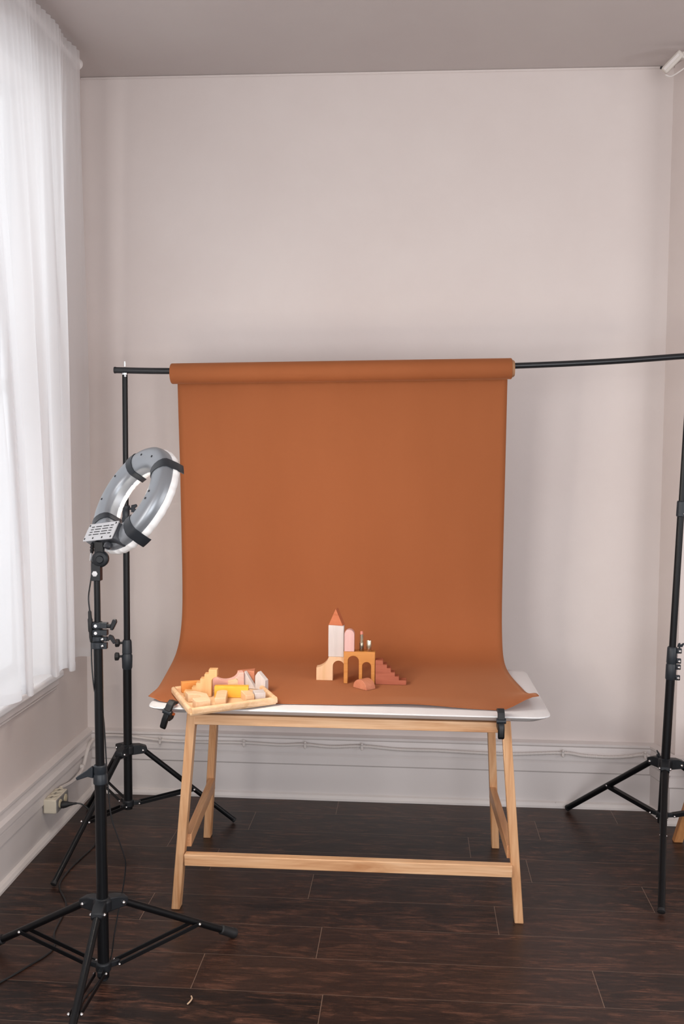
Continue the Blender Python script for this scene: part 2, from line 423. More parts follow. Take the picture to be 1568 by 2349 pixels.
# hem band: a doubled strip of the same cloth
hem = [[(x+.0015,y,z) for x,y,z in rows[0]],[(x+.0015,y,z+.035) for x,y,z in rows[0]]]
MB().grid(hem).build('hem','sheer',cur,angle=180)
rod = thing('curtain_rod', (XR-.01,4.05,ZR), 'white curtain rod with a round end knob just under the ceiling','curtain rod')
MB().tube((XR,2.1,ZR),(XR,4.04,ZR),.011).build('pole','trim',rod)
MB().lathe((XR,4.035,ZR),(0,1,0),[(0,.012),(.004,.018),(.012,.020),(.016,.014),(.020,.014),(.030,.022),(.042,.023),(.052,.017),(.057,.004)]).build('finial','trim',rod)
MB().box((XL+.05,4.0,ZR),(.10,.022,.018)).box((XL+.006,4.0,ZR),(.012,.04,.06)).build('bracket','trim',rod,bevel=.003)

# ------------------------------------------------------------------ cables on the walls
cp = [(-1.392,.272),(-1.276,.272),(-1.13,.258),(-.986,.254),(-.747,.257),(-.589,.252),(-.471,.257),(-.35,.250),(-.217,.257),(-.05,.247),(.113,.247),(.305,.242),(.448,.241),(.666,.253),(.76,.243),(.874,.240),(.95,.246),(1.02,.256),(1.048,.238),(1.058,.205)]
o = MB().path([(x,4.352,z) for x,z in [(-1.44,.25)]+cp], .0065, 10, 5)
cbl = o.build('armored_cable','conduit'); tag(cbl,'painted armoured cable sagging between clips along the back wall baseboard','cable')
b = MB().path([(x,4.352,z) for x,z in cp[5:14]], .0066, 6, 8)
for x,z in [(-1.13,.258),(-.747,.257),(-.471,.257),(-.217,.257),(.666,.253),(1.02,.256)]:
    MB().box((x,4.350,z),(.012,.020,.022)).ball((x,4.341,z+.012),.006).ball((x,4.341,z-.012),.005).build('cable_clip','conduit',cbl,bevel=.002)
# spiral ridges of the armour in the middle stretch
rb = MB(); pts = catmull([(x,z) for x,z in cp[6:20]], 14)
for i,(x,z) in enumerate(pts[:-1:1]):
    if i % 1 == 0: rb.tube((x-.0015,4.352,z),(x+.0015,4.352,z),.0078,n=10)
rb.build('armour_ridges','conduit',cbl)
MB().path([(1.10,4.186,.262),(1.3,4.186,.25),(1.7,4.186,.256),(2.2,4.186,.25)],.008).build('armored_cable','conduit')
tag(bpy.data.objects['armored_cable.001'],'short ridged cable on the chimney breast behind the right stand','cable')
lc = MB().path([(-1.437,3.925,.178),(-1.438,3.98,.168),(-1.438,4.05,.158),(-1.435,4.12,.160),(-1.435,4.19,.174),(-1.437,4.225,.195),(-1.437,4.26,.228),(-1.44,4.30,.246),(-1.44,4.345,.252)],.008).build('wall_cable','conduit')
tag(lc,'white cable rising along the left baseboard from the socket box to the corner','cable')
MB().box((-1.437,4.19,.176),(.018,.012,.026)).build('cable_clip','conduit',lc,bevel=.002)
# socket box on the left baseboard
sb = thing('socket_box',(-1.455,3.84,.125),'old white surface socket box on the left baseboard with a black plug in its side','power socket')
MB().box((-1.4275,3.838,.155),(.053,.136,.058)).build('housing','outlet',sb,bevel=.006,seg=3)
MB().box((-1.4005,3.838,.155),(.006,.128,.052)).build('side_cover','outlet_face',sb,bevel=.002)
for k in range(3):
    y = 3.796+k*.042
    d = MB().lathe((-1.428,y,.1835),(0,0,1),[(0,.0195),(.0030,.0195),(.004,.016),(.0025,.0145),(.0025,.0)]).build('socket','outlet',sb)
    MB().box((-1.428,y-.006,.1862),(.009,.003,.001)).box((-1.428,y+.006,.1862),(.009,.003,.001)).build('slot','rubber',d,smooth=False)
for y in (3.806,3.866):
    MB().lathe((-1.398,y,.158),(1,0,0),[(0,.017),(.003,.017),(.004,.013),(.004,0)]).build('socket','outlet_disc',sb)
MB().tube((-1.437,3.90,.170),(-1.437,3.925,.178),.008).build('cable_nipple','outlet',sb)
# power cord with its plug
pc = thing('power_cord',(-1.36,3.82,.1),'thin black power cord running from the socket box over the dark floor','cord')
MB().lathe((-1.3925,3.812,.150),(1,.25,.05),[(-.004,.013),(.004,.015),(.016,.013),(.032,.008),(.045,.005),(.058,.0042)],14).build('plug','rubber',pc)
MB().path([(-1.337,3.826,.153),(-1.315,3.832,.146),(-1.285,3.84,.115),(-1.262,3.84,.055),(-1.252,3.81,.012),(-1.25,3.75,.0035),(-1.265,3.62,.0035),(-1.27,3.50,.0035),(-1.255,3.40,.0035),(-1.18,3.26,.0035),(-1.155,3.08,.0035),(-1.12,2.97,.0035),(-1.17,2.84,.0035),(-1.23,2.72,.0035),(-1.30,2.55,.0035)],.0032,8).build('lead','cord',pc)

# ------------------------------------------------------------------ the desk
desk = thing('trestle_desk',(-.21,3.55,0),'white-topped desk on a pale pine frame with splayed legs under the paper sweep','desk')
def rounded_quad(c, r, seg=6):
    out = []; n = len(c)
    for i in range(n):
        p = V(c[i]); a = (V(c[i-1])-p).normalized(); b = (V(c[(i+1)%n])-p).normalized()
        for k in range(seg+1):
            t = k/seg; s = p+a*r; e = p+b*r
            out.append((s*(1-t)**2+p*2*t*(1-t)+e*t*t).to_tuple())
    return out
TQ = [(-.888,3.223),(.460,3.225),(.446,3.912),(-.880,3.912)]
cx0, cy0 = -.215, 3.568
def shrink(q, d): return [((x-cx0)*(1-d/.67)+cx0,(y-cy0)*(1-d/.34)+cy0) for x,y in q]
o1 = rounded_quad(TQ,.062)
top = MB().rings([[V((x,y,z)) for x,y in shrink(o1,d)] for d,z in ((.030,.6965),(.004,.712),(0,.7155),(.0015,.7190),(.004,.720))])
top.build('tabletop','tabletop',desk,angle=28)
LG = [((-.738,3.272,.696),(-.801,3.293,0)),((.312,3.272,.696),(.370,3.293,0)),((-.772,3.86,.696),(-.822,3.915,0)),((.303,3.86,.696),(.341,3.912,0))]
for p,q in LG:
    MB().beam(q,p,.030,.040,(1,0,0),True).build('leg','pine_z',desk,bevel=.003)
MB().beam((-.738,3.268,.673),(.312,3.268,.673),.028,.034,(0,1,0)).build('apron','pine_x',desk,bevel=.002)
MB().beam((-.772,3.86,.673),(.303,3.86,.673),.028,.034,(0,1,0)).build('apron','pine_x',desk,bevel=.002)
MB().beam((-.765,3.268,.185),(.342,3.268,.187),.032,.040,(0,1,0)).build('stretcher','pine_x',desk,bevel=.003)
MB().beam((-.763,3.30,.235),(-.796,3.875,.235),.026,.044,(1,0,0)).build('side_rail','pine_y',desk,bevel=.002)
MB().beam((.340,3.30,.235),(.324,3.875,.235),.026,.044,(1,0,0)).build('side_rail','pine_y',desk,bevel=.002)
MB().beam((-.742,3.30,.665),(-.775,3.845,.665),.028,.05,(1,0,0)).build('side_apron','pine_y',desk,bevel=.002)
MB().beam((.314,3.30,.665),(.300,3.845,.665),.028,.05,(1,0,0)).build('side_apron','pine_y',desk,bevel=.002)

# ------------------------------------------------------------------ paper sweep, roll, crossbar
TOP = .7235
prof = [(3.992,1.890),(3.999,1.80),(4.012,1.60),(4.030,1.36),(4.045,1.15),(4.052,1.02),(4.050,.93),(4.035,.86),(3.998,.795),(3.945,.756),(3.88,.7365),(3.80,.7275),(3.70,TOP+.0008),(3.58,TOP),(3.46,TOP),(3.38,TOP),(3.29,TOP)]
pf = catmull(prof, 6)
def lerp(a,b,t): return a+(b-a)*t
def smooth(t): t = max(0,min(1,t)); return t*t*(3-2*t)
NU = 60
bg_thing = thing('paper_backdrop',(-.295,3.95,1.89),'terracotta seamless paper hanging from its roll and sweeping forward over the white desk','backdrop')
rows = []
for (y,z) in pf:
    row = []
    fwd = max(0,(3.99-y)/.70) if z < 1.0 else 0
    lx = lerp(-.955,-.900,smooth(fwd)); rx = lerp(.363,.425,smooth(fwd))
    if z > 1.5: lx -= .004*(z-1.5)/.4
    for i in range(NU+1):
        u = i/NU; x = lerp(lx,rx,u); yy = y; zz = z
        if z < .80:
            # right front corner curls up, the edge lifts lightly between the clamps
            k = smooth((x-.29)/.135)*smooth((3.56-y)/.27)
            zz += .045*k; yy += .03*k
            k2 = smooth((3.45-y)/.16)
            zz += .010*k2*math.exp(-((x-.0)/.16)**2)
            # left front corner
            k3 = smooth((-.835-x)/.07)*smooth((3.5-y)/.2)
            zz += .012*k3; yy += .028*k3
            yy += .012*k2*math.cos((x+.2)*4.2)
        row.append((x,yy,zz))
    rows.append(row)
sheet = MB().grid(rows).build('paper_sheet','paper',bg_thing,angle=180)
sol = sheet.modifiers.new('solid','SOLIDIFY'); sol.thickness = .0006; sol.offset = 0
RA, RB = V((-.971,3.95,1.8775)), V((.374,3.95,1.9000))
ROLL_D = (RB-RA).normalized(); RL = (RB-RA).length
# the paper leaves the back of the roll as a spiral
q = MB(); q.lathe(RA,ROLL_D,[(0,.0392),(.003,.041),(RL-.003,.041),(RL,.0392)],48)
q.build('paper_roll','paper',bg_thing,bevel=.0)
MB().lathe(RA+ROLL_D*(RL-.001),ROLL_D,[(0,.035),(.004,.0350),(.0045,.0325),(.009,.0325),(.0095,.029),(.012,.029)],40).build('core_layers','core',bg_thing)
# crossbar: one telescopic bar, slightly bowed
bar = thing('crossbar',(-1.19,3.93,1.885),'long black telescopic crossbar carrying the terracotta paper roll','pole')
bp = [(-1.201,3.945,1.891),(-.97,3.95,1.888),(-.5,3.95,1.893),(0,3.95,1.902),(.386,3.95,1.911),(.75,3.945,1.928),(1.08,3.94,1.952),(1.45,3.93,1.975)]
MB().path(bp[:3],.0125,20,4).build('thick_section','bar',bar)
MB().path(bp[2:],.0118,20,4).build('thin_section','bar',bar)
MB().tube((-1.203,3.945,1.891),(-1.196,3.945,1.891),.0132).build('end_cap','rubber',bar)

# ------------------------------------------------------------------ light stands
def along(p,q,t): return V(p)+(V(q)-V(p))*t
def tripod(root, base, top, secs, hubz, lowz, feet, legr, brk=.58, foot=True, doubled=True, hub='plastic'):
    """secs = [(z0,z1,r)], feet = 3 floor points; base/top give the lean"""
    base,top = V(base),V(top)
    at = lambda z: base+(top-base)*((z-base.z)/(top.z-base.z))
    for i,(a,c,r) in enumerate(secs):
        MB().tube(at(a),at(c),r,n=24).build('pole_section','black',root)
    h = at(hubz); l = at(lowz)
    r0 = secs[0][2]
    dirs = [(V((f[0],f[1],0))-V((h.x,h.y,0))).normalized() for f in feet]
    # upper hub: rounded collar with three forks
    b = MB(); b.lathe(h-Z_*.018,(0,0,1),[(0,r0+.004),(.004,r0+.011),(.034,r0+.011),(.042,r0+.004)],24)
    for d in dirs:
        s = V((-d.y,d.x,0))
        b.prism([(-.004,-.020),(.050,-.016),(.060,-.004),(.058,.010),(.030,.020),(-.004,.022)],h+d*r0-s*.017,d,Z_,s*.034)
    hb = b.build('hub',hub,root,bevel=.003)
    b = MB(); b.lathe(l-Z_*.014,(0,0,1),[(0,r0+.002),(.003,r0+.006),(.026,r0+.006),(.03,r0+.002)],24)
    for d in dirs:
        s = V((-d.y,d.x,0)); b.box(l+d*(r0+.016),(.034,.014,.016),(d,s,Z_))
    lh = b.build('lower_hub',hub,root,bevel=.002)
    for d,f in zip(dirs,feet):
        s = V((-d.y,d.x,0)); a = h+d*(r0+.042)-Z_*.002; e = V(f)+Z_*(legr+.001)
        if foot: e = e+Z_*.003
        lg = MB().tube(a,e,legr,n=18).build('leg','black',root)
        ld = (e-a).normalized()
        if foot:
            MB().lathe(e-ld*.055,ld,[(0,legr+.001),(.004,legr+.004),(.045,legr+.004),(.050,legr+.0058),(.062,legr+.0045),(.066,legr*.6)],16).build('rubber_foot','rubber',lg)
        else:
            MB().lathe(e-ld*.008,ld,[(0,legr+.0008),(.010,legr+.001),(.0125,legr*.7)],16).build('end_cap','rubber',lg)
        k = along(a,e,brk); c = l+d*(r0+.026)
        bb_ = MB()
        if doubled:
            for sd in (-1,1):
                o_ = s*sd*(legr+.0035)
                bb_.beam(c+o_,k+o_-Z_*.0,.004,.013,s)
        else:
            bb_.beam(c,k-(e-a).cross(s).normalized()*0-Z_*.004,legr*1.7,.016,s)
        bb_.build('brace','black',root,bevel=.001)
        for sd in (-1,1):
            MB().ball(k+s*sd*(legr+(.006 if doubled else -.003)),.0052,10).build('rivet','chrome',lg)
            MB().ball(a+s*sd*.019,.0058,10).build('rivet','chrome',hb)
            MB().ball(c+s*sd*(legr+.006),.0045,10).build('rivet','chrome',lh)
    return at
def wing_knob(root, p, d, up, m='plastic', s=1.):
    d = V(d).normalized(); up = V(up).normalized(); sd = d.cross(up)
    b = MB(); b.tube(p,V(p)+d*.022*s,.0045*s,n=12)
    b.prism([(-.014*s,-.002*s),(.014*s,-.002*s),(.017*s,.020*s),(.008*s,.024*s),(0,.012*s),(-.008*s,.024*s),(-.017*s,.020*s)],V(p)+d*.016*s-sd*.004*s,up,d,sd*.008*s)
    return b.build('knob',m,root,bevel=.0015)
def t_knob(root, p, d, m='rubber'):
    d = V(d).normalized(); b = MB(); b.tube(p,V(p)+d*.020,.005,n=12); b.lathe(V(p)+d*.014,d,[(0,.010),(.003,.017),(.016,.018),(.019,.014)],6)
    return b.build('knob',m,root,bevel=.0015)

# left backdrop stand
LS = thing('backdrop_stand',(-1.152,3.91,0),'black tripod stand at the left end of the crossbar, beside the window corner','tripod stand','backdrop stands')
at = tripod(LS,(-1.150,3.91,0),(-1.160,3.945,1.88),[(.105,.705,.0172),(.70,1.30,.0128),(1.29,1.875,.0108)],.350,.128,[(-.741,4.07,0),(-1.279,3.407,0),(-1.405,4.17,0)],.0105,.55,False)
MB().lathe(at(.683),(0,0,1),[(0,.018),(.006,.0205),(.055,.0215),(.060,.019),(.064,.0185),(.066,.020),(.112,.0185),(.120,.016)]).build('collar','bluegrey',LS)
t_knob(LS,at(.79)+V((-.014,-.004,0)),(-1,-.15,0)); t_knob(LS,at(.735)+V((-.016,-.004,0)),(-1,-.2,0))
MB().lathe(at(1.278),(0,0,1),[(0,.015),(.004,.0165),(.020,.0165),(.024,.0145),(.052,.0145),(.056,.0165),(.068,.0165),(.072,.013)]).build('collar','bluegrey',LS)
wing_knob(LS,at(1.335)+V((.012,-.004,0)),(1,-.3,.1),(0,.1,1),'bluegrey')
MB().tube(at(1.872),at(1.879),.013).build('spigot_ring','chrome',LS)
MB().tube(at(1.905),at(1.925),.0042).build('spigot_pin','chrome',LS)
MB().tube(at(1.872)+V((.006,-.012,-.005)),at(1.872)+V((.006,-.018,-.005)),.004).build('set_screw','chrome',LS)
t_knob(LS,at(.31)+V((-.03,.01,.0)),(-1,.2,0))

# right backdrop stand, leaning outwards
RS = thing('backdrop_stand',(.99,3.93,0),'black tripod stand leaning at the right end of the crossbar, beside the chimney breast','tripod stand','backdrop stands')
at = tripod(RS,(.990,3.93,0),(1.052,3.94,1.94),[(.115,.80,.0172),(.79,1.36,.0132),(1.35,1.935,.0110)],.352,.145,[(.690,4.335,0),(.862,3.377,0),(1.50,4.0,0)],.0125,.50,False,False)
cl1 = MB().lathe(at(.690),(at(1)-at(.9)),[(0,.0185),(.004,.0205),(.058,.0205),(.062,.0185),(.064,.0185),(.068,.0200),(.125,.0195),(.130,.0165)]).build('collar','bluegrey',RS)
for k,z in enumerate((.700,.742,.766,.806)):
    MB().box(at(z)+V((.024,-.010,0)),(.018,.012,.020)).build('clamp_lug','bluegrey',RS,bevel=.002)
    MB().ball(at(z)+V((.024,-.0175,0)),.006,10).build('rivet','chrome',RS)
wing_knob(RS,at(.812)+V((.022,-.008,.0)),(.4,-.1,1),(1,0,0),'bluegrey',.7)
MB().lathe(at(1.330),(at(1)-at(.9)),[(0,.0145),(.003,.0175),(.058,.0170),(.062,.0140)]).build('collar','bluegrey',RS)
for z in (1.342,1.382): MB().ball(at(z)+V((.010,-.0135,0)),.005,10).build('rivet','chrome',RS)
wing_knob(RS,at(.335)+V((-.008,.02,.03)),(-.5,.3,.6),(0,0,1),'plastic',.8)

# ------------------------------------------------------------------ ring light on its stand
RG = thing('light_stand',(-.902,2.80,0),'black tripod light stand in the left foreground holding the ring light','tripod stand')
at = tripod(RG,(-.902,2.80,0),(-.911,2.80,1.25),[(.018,.640,.0168),(.630,1.085,.0132),(1.075,1.232,.0092)],.238,.050,[(-.568,3.100,0),(-1.315,2.965,0),(-.868,2.35,0)],.0112,.66,True)
MB().lathe(at(.008),(0,0,1),[(0,.010),(.003,.013),(.022,.013)]).build('base_plug','plastic',RG)
# middle lock
MB().lathe(at(.604),(0,0,1),[(0,.0180),(.003,.0205),(.027,.0205),(.030,.0185),(.034,.0185),(.037,.0200),(.055,.0195),(.058,.0165)]).build('collar','bluegrey',RG)
b = MB(); p = at(.638)+V((-.018,-.006,0)); b.prism([(0,-.014),(-.016,-.010),(-.048,-.022),(-.052,-.014),(-.022,.006),(-.006,.020),(0,.018)],p-Y_*.008,X_,Z_,Y_*.016); b.build('lock_lever','bluegrey',RG,bevel=.002)
# upper clamps
for z0,z1,r in ((1.066,1.084,.0172),(1.045,1.063,.0172)):
    b = MB(); b.lathe(at(z0),(0,0,1),[(0,r-.002),(.002,r),(z1-z0-.002,r),(z1-z0,r-.002)],8); b.box(at((z0+z1)/2)+V((.020,-.002,0)),(.020,.020,z1-z0-.002)); b.build('clamp_block','bluegrey',RG,bevel=.0015)
for z0,z1,r in ((1.028,1.043,.0165),(1.006,1.026,.0185)):
    b = MB(); b.lathe(at(z0),(0,0,1),[(0,r-.002),(.002,r),(z1-z0-.002,r),(z1-z0,r-.002)],24); b.box(at((z0+z1)/2)+V((.020,-.004,0)),(.018,.014,z1-z0-.002)); b.build('clamp_block','bluegrey',RG,bevel=.0015)
    MB().ball(at((z0+z1)/2)+V((.017,-.013,0)),.005,10).build('rivet','chrome',RG)
for z in (1.075,1.054): MB().lathe(at(z)+V((-.001,-.016,0)),(0,-1,0),[(0,.005),(.002,.005)],6).build('hex_nut','chrome',RG)
b = MB(); p = at(1.073)+V((.028,-.002,0)); b.tube(p,p+X_*.012,.006); b.prism([(.010,-.010),(.018,-.012),(.030,.012),(.028,.020),(.018,.020),(.012,.004)],p-Y_*.006,X_,Z_,Y_*.012); b.build('knob','plastic',RG,bevel=.002)
b = MB(); p = at(1.037)+V((.024,-.004,0)); b.tube(p,p+X_*.006,.005); b.prism([(.004,-.004),(.012,.012),(.022,.008),(.032,-.010),(.024,-.016),(.014,-.002),(.008,-.008)],p-Y_*.005,X_,Z_,Y_*.010); b.build('knob','plastic',RG,bevel=.0015)
# pole-top socket bracket
b = MB(); b.prism([(-.0135,0),(.0135,0),(.0135,.050),(.006,.052),(-.012,.052),(-.0135,.050)],at(1.205)-Y_*.012,X_,Z_,Y_*.024); b.build('top_bracket','plastic',RG,bevel=.002)
b = MB(); b.lathe(at(1.226)+V((-.002,-.012,0)),(0,-1,0),[(0,.0085),(.0012,.0085),(.0014,.0065)],6); b.build('hex_nut','plate',RG)

vw = (CAM_F-CAM_R*.206+CAM_U*.011).normalized()
sr = (CAM_R-vw*CAM_R.dot(vw)).normalized(); su = sr.cross(vw).normalized()
tc_, ts_ = .42, .9075
nn = (sr*.85-su*.527)*ts_+vw*tc_; aa = sr*.527+su*.85; ab = (sr*.85-su*.527)*tc_-vw*ts_
up = (aa*.991-ab*.132).normalized(); sx = up.cross(nn).normalized()
if sx.dot(ab) < 0: sx = -sx
plate_c = V((-.896,2.80,1.347))
RC = plate_c + nn*.050 + up*.134 - CAM_R*.013 + CAM_U*.004
RL_ = thing('ring_light',tuple(RC),'silver-grey ring light seen from behind, tilted down towards the paper','ring light')
Rm = .133
def ring_pt(th, rad, ax): return RC + (sx*math.sin(th)-up*math.cos(th))*rad + nn*ax
def ring_sweep(b, prof, t0=0, t1=2*math.pi, n=96, wav=0):
    full = abs(t1-t0-2*math.pi) < 1e-6
    cnt = n if full else n+1
    R = []
    for i in range(cnt):
        th = t0+(t1-t0)*i/n
        k = 1+wav*(math.sin(th*31)+.6*math.sin(th*47+1))
        R.append([ring_pt(th, Rm+dr*k, ax) for dr,ax in prof])
    return b.rings(R, cap=not full, close=full)
H_ = .035
shell = [(H_,.018),(H_,-.004),(H_*.93,-.014),(H_*.72,-.022),(H_*.35,-.0275),(0,-.0290),(-H_*.35,-.0275),(-H_*.72,-.022),(-H_*.93,-.014),(-H_,-.004),(-H_,.018)]
ring_sweep(MB(), shell).build('shell','ring',RL_,angle=50)
# translucent pleated diffuser sleeve around the front
dif = [(H_+.002,.008),(H_+.005,.018),(H_+.002,.030),(H_*.7,.034),(-H_*.7,.034),(-H_-.001,.030),(-H_-.0012,.022),(-H_-.0008,.017)]
ring_sweep(MB(), dif, n=240, wav=.022).build('diffuser','diff',RL_,angle=80)
ring_sweep(MB(), [(H_*.6,.0365),(H_*.6,.0345),(-H_*.6,.0345),(-H_*.6,.0365)], n=96).build('led_panel','led',RL_)
band = [(r*1.035+(.0016 if r>0 else -.0016 if r<0 else 0), a-.0018 if a<0 else a) for r,a in shell]
band_out = [(H_+.0085,.041)]+[(H_+.0070,.018)]+band[1:-1]+[(-H_-.0030,.018),(-H_-.0030,.034)]
band_in = [(r-.0022*(1 if r>0 else -1 if r<0 else 0), a+.0022) for r,a in reversed(band_out)]
bandp = band_out+band_in
for th in (math.radians(52),math.radians(138),math.radians(222),math.radians(318)):
    ring_sweep(MB(), bandp, th-.10, th+.10, 6).build('strap','strap',RL_,angle=60)
for d_ in (20+70,100,165,195,250,285,335):
    th = math.radians(d_); c = ring_pt(th, Rm, -.0288); MB().lathe(c,-nn,[(0,.0034),(.0012,.0034),(.0006,.0018)],10).build('screw','rubber',RL_)
# control box at the bottom of the ring
up = (aa*.94-ab*.34).normalized(); sx = (aa*.34+ab*.94).normalized()   # the box sits a little askew on the ring
bh, bw = .0265, .080
b = MB()
f1 = [plate_c+sx*s*bw+up*t*bh for s,t in ((-1,-1),(1,-1),(1,1),(-1,1))]
f2 = [plate_c+nn*.050+sx*s*bw*1.05+up*t*bh*1.15 for s,t in ((-1,-1),(1,-1),(1,1),(-1,1))]
b.hull8(f1+f2); b.build('control_box','darkbox',RL_,bevel=.006,seg=3)
pl = MB().box(plate_c-nn*.0015,(bw*2+.006,bh*2+.004,.005),(sx,up,nn)).build('vent_plate','plate',RL_,bevel=.003)
for r_ in range(4):
    for c_ in range(6):
        x = (-.052+.0208*c_+(.004 if c_%2 else 0)); y = .016-.0085*r_
        MB().box(plate_c-nn*.0042+sx*x+up*y,(.0155,.0024,.001),(sx,up,nn)).build('vent_slot','rubber',pl,smooth=False)
for s_,t_ in ((-1,1),(1,1),(-1,-1),(1,-1),(-.35,-1),(.35,-1)):
    MB().lathe(plate_c-nn*.004+sx*s_*(bw-.006)+up*t_*(bh-.005),-nn,[(0,.003),(.001,.003)],10).build('screw','rubber',pl)
# swivel under the box
hubp = at(1.268)
MB().box(along(plate_c-up*bh,hubp,.45)+nn*.008,(.028,.050,.014),(X_,Z_,Y_)).build('mount_tongue','black',RL_,bevel=.003)
MB().lathe(hubp+V((.010,.012,0)),(0.15,-1,0),[(0,.018),(.004,.024),(.020,.024),(.024,.020),(.026,.011),(.030,.010)],28).build('tilt_knob','plastic',RL_,bevel=.001)
MB().lathe(hubp+V((-.014,.006,.004)),(-1,-.3,.1),[(0,.010),(.005,.013),(.007,.010)],20).build('hinge_disc','plate',RL_)
k1 = plate_c-up*(bh+.004)+sx*.042+nn*.016
MB().lathe(k1,-up,[(0,.009),(.004,.0115),(.014,.0115),(.017,.009)],16).build('dimmer_knob','darkbox',RL_)
b = MB(); j = plate_c-up*(bh+.001)-sx*.052+nn*.014
b.lathe(j,(-.1,0,-1),[(0,.005),(.004,.007),(.008,.005),(.012,.0072),(.016,.005),(.020,.0066),(.030,.004)],12); b.build('cable_jack','rubber',RL_)
# ring light's own cord with an inline dimmer
j0 = j+V((-.003,0,-.03))
lc2 = MB().path([j0,(j0.x-.001,j0.y,1.22),(-.934,2.795,1.16),(-.931,2.794,1.115),(-.929,2.794,1.06),(-.927,2.794,1.02),(-.926,2.793,.96),(-.920,2.79,.90),(-.918,2.806,.86),(-.905,2.828,.80),(-.895,2.829,.62),(-.885,2.83,.50),(-.868,2.84,.43),(-.852,2.855,.36),(-.853,2.865,.32),(-.862,2.868,.26),(-.873,2.862,.20),(-.885,2.85,.12),(-.895,2.845,.05),(-.915,2.80,.006),(-.930,2.70,.0035),(-.922,2.62,.0035),(-.95,2.52,.0035),(-1.0,2.45,.0035)],.0022,8).build('power_lead','cord',RL_)
MB().lathe((-.931,2.794,1.118),(.004,0,-.095),[(0,.003),(.004,.005),(.022,.0055),(.026,.0072),(.060,.0072),(.064,.0052),(.078,.0055),(.092,.0035),(.094,.0022)],14).build('inline_dimmer','rubber',lc2)

# ------------------------------------------------------------------ spring clamps on the desk edge
def clamp(p, ang, label, roll=0.):
    """p: grip point on the desk's front edge"""
    root = thing('spring_clamp',tuple(p),label,'clamp','spring clamps')
    Rz = Matrix.Rotation(ang,3,'Z') @ Matrix.Rotation(roll,3,'Y')
    ax = (Rz@X_, Rz@Y_, Rz@Z_); P = V(p)
    def pr(name, poly, wdt, m, off=0, bev=.002, z0=0):
        wdt *= 1.4
        b = MB(); b.prism([(y*.88,z*(.88 if z>-.02 else 1)) for y,z in poly], P+ax[0]*(off-wdt/2), ax[1], ax[2], ax[0]*wdt); return b.build(name,m,root,bevel=bev)
    # y = into the desk, z = up
    pr('upper_jaw',[(.030,.012),(.026,.022),(-.006,.030),(-.022,.018),(-.030,-.006),(-.024,-.014),(-.012,-.008),(-.006,.010),(.010,.012)],.016,'rubber')
    pr('handle',[(-.018,-.006),(-.026,-.014),(-.034,-.036),(-.034,-.066),(-.026,-.072),(-.018,-.066),(-.014,-.040),(-.008,-.018)],.015,'black',0,.004)
    pr('lower_jaw',[(.026,-.036),(.020,-.044),(-.006,-.046),(-.020,-.034),(-.022,-.018),(-.008,-.014),(.004,-.030),(.022,-.030)],.015,'rubber')
    MB().tube(P+ax[1]*-.018+ax[2]*-.012-ax[0]*.015,P+ax[1]*-.018+ax[2]*-.012+ax[0]*.015,.009).build('pivot','bluegrey',root)
    MB().box(P+ax[1]*.024+ax[2]*.009,(.018,.016,.008),ax).build('upper_pad','orangetip',root,bevel=.002,label='orange pad')
    MB().box(P+ax[1]*.022+ax[2]*-.030,(.018,.016,.009),ax).build('lower_pad','orangetip',root,bevel=.002,label='orange pad')
    return root
clamp((-.800,3.222,.7215), math.radians(-14), 'black spring clamp with orange pads gripping the desk edge left of the wooden tray', math.radians(16))
clamp((.291,3.224,.7215), math.radians(2), 'black spring clamp pinching paper to the desk edge near the right legs')

# ------------------------------------------------------------------ toy blocks: the little castle
def arc(cx,cy,r,a0,a1,n=12): return [(cx+r*math.cos(math.radians(a0+(a1-a0)*i/n)), cy+r*math.sin(math.radians(a0+(a1-a0)*i/n))) for i in range(n+1)]
GC = 'blocks of the toy castle'; GT = 'blocks in the wooden tray'
def block(name, m, poly, o, ax, ay, ext, label, group, cat='toy block', bev=.0013):
    b = MB(); b.prism(poly,o,ax,ay,ext)
    ob = b.build(name,m,None,bevel=bev,origin=tuple(V(o)),angle=30); return tag(ob,label,cat,group)
Z0 = TOP+.0008
cream = [(0,0),(.061,0)]+[(.061,.0535)]+arc(.0825,.0535,.0215,180,0)+[(.104,0),(.1165,0),(.1165,.0885),(.046,.0885)]+arc(-.006,.0995,.0530,-12,-82,10)[0:]+[]
cream = [p for p in cream if p[0] > 0.0005 or p[1] == 0]+[(0,.048)]
block('arch_block','cream',cream,(-.354,3.643,Z0),X_,Z_,Y_*.040,'cream block with one arch and a scooped shoulder, left foot of the castle',GC)
block('rectangular_block','white',[(0,0),(.0575,0),(.0575,.118),(0,.118)],(-.310,3.645,Z0+.0885),X_,Z_,Y_*.036,'tall white rectangular block standing on the cream arch',GC)
rd = Matrix.Rotation(math.radians(-13),3,'Z')
block('roof_block','brick',[(0,0),(.0555,0),(.02775,.062)],(-.3105,3.650,Z0+.2065),rd@X_,Z_,(rd@Y_)*.030,'terracotta triangular roof block on top of the white tower',GC)
door = [(0,0),(.0365,0),(.0365,.0625)]+arc(.01825,.0625,.01825,0,180)[1:-1]+[(0,.0625)]
oa = [(0,0),(.0145,0),(.0145,.083)]+arc(.0350,.083,.0205,180,0)+[(.0555,0),(.0675,0),(.0675,.065)]+arc(.0840,.065,.0165,180,0)+[(.1005,0),(.1145,0),(.1145,.119),(0,.119)]
block('double_arch_block','ochre',oa,(-.2490,3.598,Z0),X_,Z_,Y_*.042,'ochre block with a tall and a short arch in the middle of the castle',GC)
block('round_top_block','pink',door,(-.2475,3.600,Z0+.119),X_,Z_,Y_*.030,'pale pink round-topped block standing on the ochre arches',GC)
